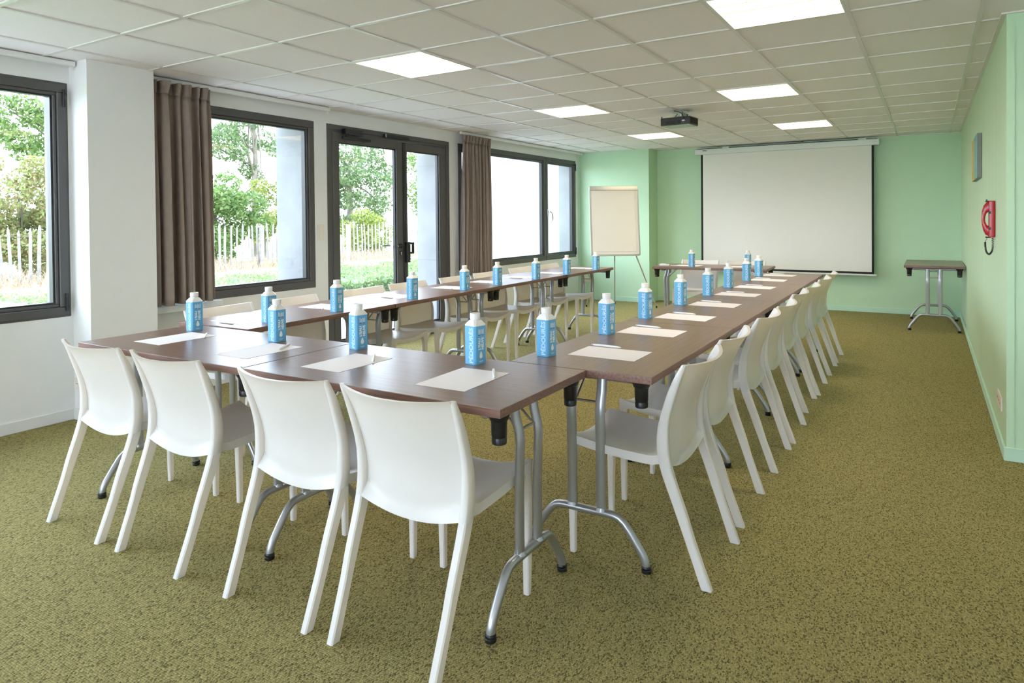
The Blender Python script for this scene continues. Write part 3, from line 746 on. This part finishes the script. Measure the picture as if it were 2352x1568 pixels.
# ------------------------------------------------------------------ projector
pj = empty('projector', (-2.16, 6.60, 2.245), R(-5)); tag(pj, 'black projector hanging under the ceiling', 'projector')
MB().box(-.155, .155, -.11, .115, .004, .083, .008, 2).build('shell', M['proj'], pj)
MB().box(-.15, .15, -.105, .11, 0, .005, .004, 1).build('lid', M['proj_light'], pj)
MB().box(-.13, .06, -.1115, -.108, .012, .046).build('connector_panel', M['proj_dark'], pj, False)
MB().box(-.118, -.098, -.113, -.111, .016, .040).box(.01, .03, -.113, -.111, .016, .036).build('socket', M['proj'], pj, False)
MB().box(.075, .105, -.1125, -.11, .036, .049).build('label_plate', M['lbl'], pj, False)
mb = MB()
for k in range(11): mb.box(.1545, .157, -.085+k*.0165, -.085+k*.0165+.008, .015, .072)
mb.build('vent_grille', M['proj_dark'], pj, False)
for x in (-.145, .125): MB().cyl((x, -.095, .083), (x, -.095, .10), .006).build('adjuster_foot', M['black'], pj)
mb = MB().box(-.035, .09, -.05, .05, .083, .096, .003, 1)
for a in ((-.03, -.04), (.08, -.04), (-.03, .04), (.08, .04)): mb.tube([(a[0], a[1], .09), (a[0]*.6+.01, a[1]*.5, .125)], .006, 8)
mb.cyl((.02, 0, .096), (.02, 0, .150), .022)
mb.build('mount', M['silver'], pj)
MB().lathe([(.085, .147), (.088, .150), (.088, .154)], 32, (-.0, .03, 0)).build('ceiling_plate', M['alu'], pj)
MB().tube([(.10, -.112, .06), (.10, -.135, .075), (.085, -.13, .105), (.03, -.09, .135), (-.03, -.06, .152)], .004, 8).build('cable', M['black'], pj)

# ------------------------------------------------------------------ right wall: picture, handset, outlets
pc = empty('wall_picture', (XR, 6.72, 1.8)); tag(pc, 'tall canvas picture in ochre and teal on the right wall', 'picture')
MB().box(-.031, -.002, -.38, .38, -.18, .17, .002, 1).build('stretcher', M['canvas_edge'], pc, False)
MB().box(-.0325, -.031, -.38, .02, -.18, .17).build('teal_panel', M['teal'], pc, False)
mb = MB().box(-.0325, -.031, .02, .38, -.18, .17)
for k in range(16): mb.box(-.0332, -.0325, .20, .24, -.10+k*.012, -.093+k*.012, mi=1)
mb.build('ochre_panel', [M['yellow'], M['letter_white']], pc, False)
ph = empty('wall_handset', (XR, 5.13, 1.30)); tag(ph, 'red plastic handset with loop grip and coiled black cord on the right wall', 'handset')
# cradle body against the wall, loop grip standing out into the room; profile in the x-z plane, thickness along y
MB().box(-.034, -.001, -.035, .035, -.115, .115, .006, 2).build('cradle', M['red'], ph)
mb = MB()
outer = [(-.022, .112), (-.045, .106), (-.060, .085), (-.069, .05), (-.072, .01), (-.070, -.03), (-.062, -.07), (-.050, -.098), (-.026, -.112)]
inner = [(-.024, .049), (-.036, .046), (-.045, .037), (-.051, .02), (-.0535, 0), (-.051, -.018), (-.045, -.034), (-.036, -.044), (-.024, -.047)]
rs = []
for (a, b), (c, d) in zip(outer, inner):
    w = .026
    rs.append([Vector(p) for p in ((a, -w*.8, b), (a, w*.8, b), (a*.5+c*.5, w, b*.5+d*.5), (c, w*.8, d), (c, -w*.8, d), (a*.5+c*.5, -w, b*.5+d*.5))])
mb.rings(rs).build('loop_grip', M['red'], ph, True, 50)
MB().box(-.052, -.020, -.02, .02, .108, .116, .003, 1).cyl((-.044, 0, .113), (-.044, 0, .124), .004).build('switch', M['black'], ph)
MB().box(-.052, -.020, -.02, .02, -.118, -.110, .003, 1).build('end_cap', M['black'], ph, False)
for z in (.045, -.055): MB().box(-.036, -.024, -.0365, -.034, z-.012, z+.004).build('catch', M['black'], ph, False)
path = []; ax = [Vector((-.014, 0, -.118)), Vector((-.012, .0, -.17)), Vector((-.018, .0, -.205)), Vector((-.032, .0, -.222)), Vector((-.046, .0, -.205)), Vector((-.051, .0, -.17)), Vector((-.052, 0, -.145))]
def cat(pts, t):
    n = len(pts)-1; i = min(int(t*n), n-1); u = t*n-i
    p0, p1, p2, p3 = pts[max(i-1, 0)], pts[i], pts[i+1], pts[min(i+2, n)]
    return .5*((2*p1)+(p2-p0)*u+(2*p0-5*p1+4*p2-p3)*u*u+(3*p1-p0-3*p2+p3)*u**3)
for k in range(421):
    t = k/420; p = cat(ax, t); q = (cat(ax, min(1, t+.01))-cat(ax, max(0, t-.01))).normalized()
    n1 = Vector((0, 1, 0)); n2 = q.cross(n1).normalized(); a = 2*PI*t*30
    path.append(p+(n1*math.cos(a)+n2*math.sin(a))*.0048)
cd = MB().tube(path, .0019, 6).build('coiled_cord', M['black'], ph, True, 80)
MB().tube([(-.052, 0, -.145), (-.052, 0, -.139), (-.044, 0, -.128), (-.042, 0, -.116)], .0013, 6).build('cord_lead', M['black'], ph)

def outlet(loc, rz, n, label, rose=False, round_=True):
    e = empty('wall_outlet', loc, rz); tag(e, label, 'outlet', 'wall outlets')
    MB().box(-.04*n, .04*n, -.009, 0, -.04, .04, .003, 2).build('cover_plate', M['outlet'], e)
    for k in range(n):
        x = -.04*(n-1)+.08*k
        s = MB().cyl((x, -.0095, 0), (x, -.004, 0), .021, n=24).build('socket', M['rose'] if rose else M['outlet'], e)
        MB().cyl((x-.008, -.0105, 0), (x-.008, -.009, 0), .003, n=8).cyl((x+.008, -.0105, 0), (x+.008, -.009, 0), .003, n=8).build('pin_hole', M['black'], s)
    return e
outlet((XR, 4.74, .25), -PI/2, 3, 'cream triple wall outlet low on the right wall near its corner', True)
outlet((-4.92, 2.30, .246), 0, 1, 'white wall outlet low on the near face of the white pillar')
outlet((-4.90, 9.95, .225), 0, 1, 'cream wall outlet low on the green corner left of the flipchart')
outlet((-4.83, 9.95, .33), 0, 1, 'cream wall outlet above another on the green corner by the flipchart')
sw = empty('light_switch', (XL, 4.458, 1.22), PI/2); tag(sw, 'white double light switch between the fixed window and the glazed door', 'light switch')
MB().box(-.038, .038, -.008, 0, -.074, .074, .003, 2).build('cover_plate', M['outlet'], sw)
for z in (-.036, .036): MB().box(-.026, .026, -.012, -.007, z-.027, z+.027, .002, 2).build('rocker', M['outlet'], sw)

# ------------------------------------------------------------------ flipchart easel
fc = empty('flipchart_easel', (-4.03, 9.2, 0)); tag(fc, 'white flipchart easel in front of the mint corner', 'flipchart')
th = R(33); tilt = math.atan2(.17, 1.0); H, W = 1.02, .72
B = Matrix.Translation((0, .02, 1.79)) @ Matrix.Rotation(th, 4, 'Z') @ Matrix.Rotation(-tilt, 4, 'X')
def onb(o): o.data.transform(B); return o
onb(MB().box(-W/2, W/2, -.012, .012, -H, 0, .004, 1).build('board', M['board'], fc))
mb = MB().box(-W/2-.006, -W/2+.022, -.016, .016, -H, 0, .006, 2).box(W/2-.022, W/2+.006, -.016, .016, -H, 0, .006, 2).box(-W/2, W/2, -.016, .016, -H-.006, -H+.022, .006, 2)
onb(mb.build('frame', M['alu'], fc))
onb(MB().box(-W/2-.004, W/2+.004, -.026, .014, -.055, .012, .007, 2).build('clamp_bar', M['alu'], fc))
onb(MB().box(-W/2+.03, W/2-.055, -.0165, -.0125, -H+.055, -.05).build('paper_pad', M['pad'], fc, False))
onb(MB().box(-W/2+.02, W/2-.02, -.045, -.012, -H-.014, -H-.004, .003, 1).build('pen_tray', M['alu'], fc, False))
def leg(p, q):
    p = B @ Vector(p); q = Vector(q)-Vector(fc.location); m = p+(q-p)*.45
    l = MB().cyl(p, m, .011).cyl(m-(q-p)*.02, q+Vector((0, 0, .02)), .0085).build('leg', M['alu'], fc)
    MB().cyl(q, q+Vector((0, 0, .03)), .012).build('rubber_foot', M['black'], l)
leg((-W/2+.08, .012, -H+.03), (-4.42, 9.08, 0)); leg((W/2-.07, .012, -H+.03), (-3.445, 9.427, 0)); leg((0, .02, -.55), (-4.184, 9.60, 0))

# ------------------------------------------------------------------ outdoors
struct(MB().box(-60, XOUT-.0005, -30, 60, -.4, -.1).build('ground', M['lawn'], smooth=False), 'pale lawn outside')
struct(MB().box(-7.6, XOUT-.001, -12, 10.6, -.12, -.04).build('terrace', M['paving'], smooth=False), 'pale paving beside the building')
struct(MB().box(-16.1, -15.85, -10, 45, -.12, -.02, .01, 1).build('kerb', M['kerb'], smooth=False), 'pale kerb along the garden')
struct(MB().box(-24, -16.1, -10, 45, -.2, -.07).build('dry_verge', M['dry'], smooth=False), 'dry ground under the picket fence')
# straw tufts in the dry verge
def blades(n, xa, xb, ya, yb, z, hmin, hmax, w, lean, seed, name, m):
    rnd = np.random.default_rng(seed)
    p = np.stack([rnd.uniform(xa, xb, n), rnd.uniform(ya, yb, n), np.full(n, z)], 1)
    a = rnd.uniform(0, 2*PI, n); h = rnd.uniform(hmin, hmax, n)
    d = np.stack([np.cos(a)*w, np.sin(a)*w, np.zeros(n)], 1); tp = p+np.stack([rnd.normal(0, lean, n)*h, rnd.normal(0, lean, n)*h, h], 1)
    v = np.stack([p-d, p+d, tp], 1).reshape(-1, 3)
    me = bpy.data.meshes.new(name); me.from_pydata(v.tolist(), [], np.arange(3*n).reshape(-1, 3).tolist()); me.materials.append(m)
    o = bpy.data.objects.new(name, me); C.objects.link(o); return o
tag(blades(5200, -19.6, -16.3, 5, 22, -.08, .10, .42, .012, .6, 2, 'dry_grass', M['straw']), 'dry straw coloured grass at the foot of the picket fence', 'dry grass', kind='stuff')
tag(blades(2600, -16, -13, 4, 22, -.11, .05, .14, .02, .5, 3, 'grass', M['leaf_hedge']), 'short pale grass in front of the kerb', 'grass', kind='stuff')

def leaves(name, blobs, n, size, m, parent, seed, aspect=.6, flat=0):
    """leaf quads scattered in the outer shells of ellipsoid blobs"""
    rnd = np.random.default_rng(seed); V = []
    wts = np.array([b[3]*b[4]*b[5] for b in blobs])**(2/3); wts /= wts.sum()
    for b, w in zip(blobs, wts):
        k = max(8, int(n*w)); d = rnd.normal(size=(k, 3)); d /= np.linalg.norm(d, axis=1)[:, None]
        r = rnd.uniform(.35, 1, k)**.5
        c = np.array(b[:3])+d*r[:, None]*np.array(b[3:6])
        u = rnd.normal(size=(k, 3)); u /= np.linalg.norm(u, axis=1)[:, None]
        t = rnd.normal(size=(k, 3)); t[:, 2] -= flat; v = np.cross(u, t); v /= np.linalg.norm(v, axis=1)[:, None]
        s = size*rnd.uniform(.6, 1.4, k)[:, None]
        V.append(np.stack([c-u*s, c-v*s*aspect, c+u*s, c+v*s*aspect], 1))
    V = np.concatenate(V).reshape(-1, 3); q = len(V)//4
    me = bpy.data.meshes.new(name); me.from_pydata(V.tolist(), [], np.arange(4*q).reshape(-1, 4).tolist()); me.materials.append(m)
    o = bpy.data.objects.new(name, me); C.objects.link(o); o.parent = parent; return o
def blobs_in(cx, cy, cz, rx, ry, rz, n, br, seed):
    rnd = random.Random(seed); out = []
    for _ in range(n):
        while True:
            p = [rnd.uniform(-1, 1) for _ in range(3)]
            if sum(q*q for q in p) <= 1: break
        s = br*rnd.uniform(.7, 1.3); out.append((cx+p[0]*rx, cy+p[1]*ry, cz+p[2]*rz, s, s, s*.7))
    return out
def tree(name, label, loc, trunk_h, trunk_r, blobs, n, size, m, seed, branches=6, group='trees beyond the fence', lean=0):
    e = empty(name, loc); tag(e, label, 'tree' if name != 'shrub' else 'shrub', group)
    rnd = random.Random(seed)
    mb = MB(); P = [(0+lean*k/6*trunk_h+rnd.uniform(-.04, .04), rnd.uniform(-.05, .05), -.15+trunk_h*k/6) for k in range(7)]
    mb.tube(P, [trunk_r*(1-.1*k) for k in range(7)], 10)
    for k in range(branches):
        b = blobs[rnd.randrange(len(blobs))]; z = rnd.uniform(.35, .95)*trunk_h
        q = Vector((0, 0, z)); t = Vector(b[:3]); t = q+(t-q)*.9; md = q.lerp(t, .5)+Vector((0, rnd.uniform(-.1, .1), .12))
        mb.tube([q, md, t], [trunk_r*.38, trunk_r*.26, trunk_r*.1], 7)
    mb.build('trunk', M['bark'], e, True, 60)
    leaves('crown', blobs, n, size, m, e, seed)
    return e
# seen through the first window
tree('shrub', 'rusty yellow-green conifer behind the fence, seen through the window before the pillar', (-19.6, 7.9, -.1), 2.2, .06, blobs_in(0, 0, 1.75, .9, 1.7, 1.5, 40, .5, 1), 17000, .05, M['leaf_rust'], 1)
tree('broadleaf_tree', 'sparse tree overhanging the first window view behind the conifer', (-23.5, 11.0, -.1), 5.5, .12, blobs_in(0, -.7, 4.7, 1.2, 2.2, 1.5, 26, .42, 2), 5200, .06, M['leaf_mid'], 2)
# through the fixed window
tree('shrub', 'dense green hazel bush behind the fence, seen through the fixed window', (-20.6, 13.9, -.1), 1.8, .08, blobs_in(0, 0, 1.55, 1.0, 1.5, 1.35, 26, .55, 3), 12000, .06, M['leaf_mid'], 3)
tree('tall_tree', 'tall thin-trunked tree with open crown, seen through the fixed window', (-23.0, 17.3, -.1), 8, .13, blobs_in(0, -1.1, 5.0, 1.3, 3.0, 1.35, 34, .45, 4)+blobs_in(0, .1, 2.9, .5, .5, 1.2, 8, .35, 14), 8500, .06, M['leaf_blue'], 4, 12)
tree('shrub', 'yellow-green bush at the foot of the tall tree', (-21.6, 16.6, -.1), 2.5, .06, blobs_in(0, .4, 1.7, .8, .8, 1.7, 16, .4, 5), 5600, .052, M['leaf_yellow'], 5)
# through the glazed door
tree('broadleaf_tree', 'dense grey-green tree seen through the larger door pane', (-22.5, 21.9, -.1), 4.2, .16, blobs_in(0, 0, 3.6, 1.4, 2.7, 2.9, 60, .6, 6), 15000, .068, M['leaf_blue'], 6, 9)
tree('broadleaf_tree', 'dense green tree behind the narrow door pane', (-22.5, 29.0, -.1), 4.5, .16, blobs_in(0, 0, 3.6, 1.4, 2.6, 3.1, 50, .6, 7), 10000, .07, M['leaf_mid'], 7, 8)
tree('shrub', 'low yellow-green bush behind the fence, seen through the door', (-19.8, 20.5, -.1), 1.2, .05, blobs_in(0, 0, 1.0, .7, 1.6, .9, 18, .4, 8), 4600, .055, M['leaf_yellow'], 8)

# picket fence
fe = empty('picket_fence', (-17.5, 13.5, -.08)); tag(fe, 'weathered chestnut picket fence across the garden', 'fence')
rnd = random.Random(11); y = -7.2; n = 0
while n < 88:
    h = 1.30+rnd.uniform(-.07, .07); w = .028+rnd.uniform(-.005, .006); lx, ly = rnd.uniform(-.04, .04), rnd.uniform(-.05, .05); b1 = rnd.uniform(-.02, .02)
    rs = []
    for z, k in ((0, 1), (h*.5, 1), (h*.93, .9), (h, .3)):
        t = z/h; cx, cy = lx*t, y+ly*t+b1*math.sin(PI*t)
        rs.append([Vector((cx-.012*k, cy-w*k, z)), Vector((cx+.012*k, cy-w*.8*k, z)), Vector((cx+.014*k, cy+w*k, z)), Vector((cx-.012*k, cy+w*.9*k, z))])
    MB().rings(rs).build('picket', M['picket'], fe, False)
    y += .182+rnd.uniform(-.022, .022); n += 1
for z in (.55, 1.1):
    MB().tube([(-.016, -7.3+k*.5, z+.01*math.sin(k)) for k in range(34)], .005, 6).build('wire', M['wire'], fe)
def post(loc, h, r, label, m, nm):
    tag_ = MB().box(-r, r, -r, r, 0, h, .012, 2).build(nm, m); tag_.location = loc; tag(tag_, label, 'post'); return tag_
post((-17.42, 13.32, -.1), 1.30, .055, 'thick grey timber fence post seen through the fixed window', M['picket'], 'fence_post')
post((-16.6, 16.05, -.1), 1.30, .045, 'slim white post before the fence, seen through the door', M['postwhite'], 'marker_post')
# clipped hedge by the house
hg = empty('clipped_hedge', (-9.45, 11, -.1)); tag(hg, 'low clipped green hedge outside the glazed door', 'hedge')
MB().box(-1.25, 1.25, -9, 9, 0, .40, .1, 2).build('twigs', M['hedge_core'], hg)
def hedge_leaves():
    r = np.random.default_rng(5); n = 26000
    p = np.stack([r.uniform(-1.32, 1.36, n), r.uniform(-7, 5, n), r.normal(.42, .03, n)], 1)
    k = n//3; p[:k, 0] = r.normal(1.3, .04, k); p[:k, 2] = r.uniform(0, .44, k)
    p[:, 2] += .03*np.sin(p[:, 1]*5)+.02*np.sin(p[:, 0]*7+p[:, 1]*3)
    u = r.normal(size=(n, 3)); u /= np.linalg.norm(u, axis=1)[:, None]; v = np.cross(u, r.normal(size=(n, 3))); v /= np.linalg.norm(v, axis=1)[:, None]
    s = .032*r.uniform(.6, 1.4, n)[:, None]
    V = np.stack([p-u*s, p-v*s*.5, p+u*s, p+v*s*.5], 1).reshape(-1, 3)
    me = bpy.data.meshes.new('leaves'); me.from_pydata(V.tolist(), [], np.arange(4*n).reshape(-1, 4).tolist()); me.materials.append(M['leaf_hedge'])
    o = bpy.data.objects.new('leaves', me); C.objects.link(o); o.parent = hg
hedge_leaves()
# white wing of the building seen through the far window
bw = empty('building_wing', (-7.0, 10.6, 0)); tag(bw, 'white rendered facade filling the far corner window', 'building')
MB().box(-.85, 1.75, 0, 3, -.12, 5.0).build('facade', M['facade'], bw, False)
MB().box(.165, .172, -.002, .002, -.1, 5).box(-.85, .165, -.002, .002, 1.86, 1.866).box(-.85, .165, -.002, .002, .70, .706).box(.175, 1.75, -.002, .002, 1.93, 1.935).build('panel_joint', M['joint'], bw, False)

# ------------------------------------------------------------------ sky
w = bpy.data.worlds.new('overcast'); bpy.context.scene.world = w; w.use_nodes = True
nt = w.node_tree; bg = nt.nodes['Background']
tc = nt.nodes.new('ShaderNodeTexCoord'); sx = nt.nodes.new('ShaderNodeSeparateXYZ'); nt.links.new(tc.outputs['Generated'], sx.inputs[0])
r = ramp(nt, sx.outputs['Z'], [(0, (.85, .94, 1.09, 1)), (1, (.62, .82, 1.08, 1))]); nt.links.new(r.outputs[0], bg.inputs['Color'])
bg.inputs['Strength'].default_value = 8.5

# ------------------------------------------------------------------ camera
f, yaw, pitch, roll, cx, cy = 1538.7, .5406, -.0136, -.009, 1210.58, 523.73
c, s = math.cos(yaw), math.sin(yaw)
fw = Vector((-s*math.cos(pitch), c*math.cos(pitch), math.sin(pitch))); rt = Vector((c, s, 0)); up = rt.cross(fw)
cr, sr = math.cos(roll), math.sin(roll)
rt, up = rt*cr+up*sr, up*cr-rt*sr
cam = bpy.data.cameras.new('camera'); co = bpy.data.objects.new('camera', cam); C.objects.link(co)
mw = Matrix(((rt.x, up.x, -fw.x, 0), (rt.y, up.y, -fw.y, 0), (rt.z, up.z, -fw.z, 1.327), (0, 0, 0, 1)))
co.matrix_world = mw
cam.sensor_fit = 'HORIZONTAL'; cam.sensor_width = 36; cam.lens = f*36/2352
cam.shift_x = (1176-cx)/2352; cam.shift_y = (cy-784)/2352
cam.clip_start = .05; cam.clip_end = 200
bpy.context.scene.camera = co
S = bpy.context.scene
S.view_settings.view_transform = 'Standard'; S.view_settings.look = 'None'; S.view_settings.exposure = .38; S.view_settings.gamma = 1; S.view_settings.use_curve_mapping = False
S.cycles.use_denoising = True
S.cycles.max_bounces = 8; S.cycles.diffuse_bounces = 4; S.cycles.glossy_bounces = 3
S.cycles.use_adaptive_sampling = True; S.cycles.adaptive_threshold = .06; S.cycles.adaptive_min_samples = 20; S.cycles.use_light_tree = False; S.cycles.transparent_max_bounces = 16
S.cycles.sample_clamp_indirect = 6
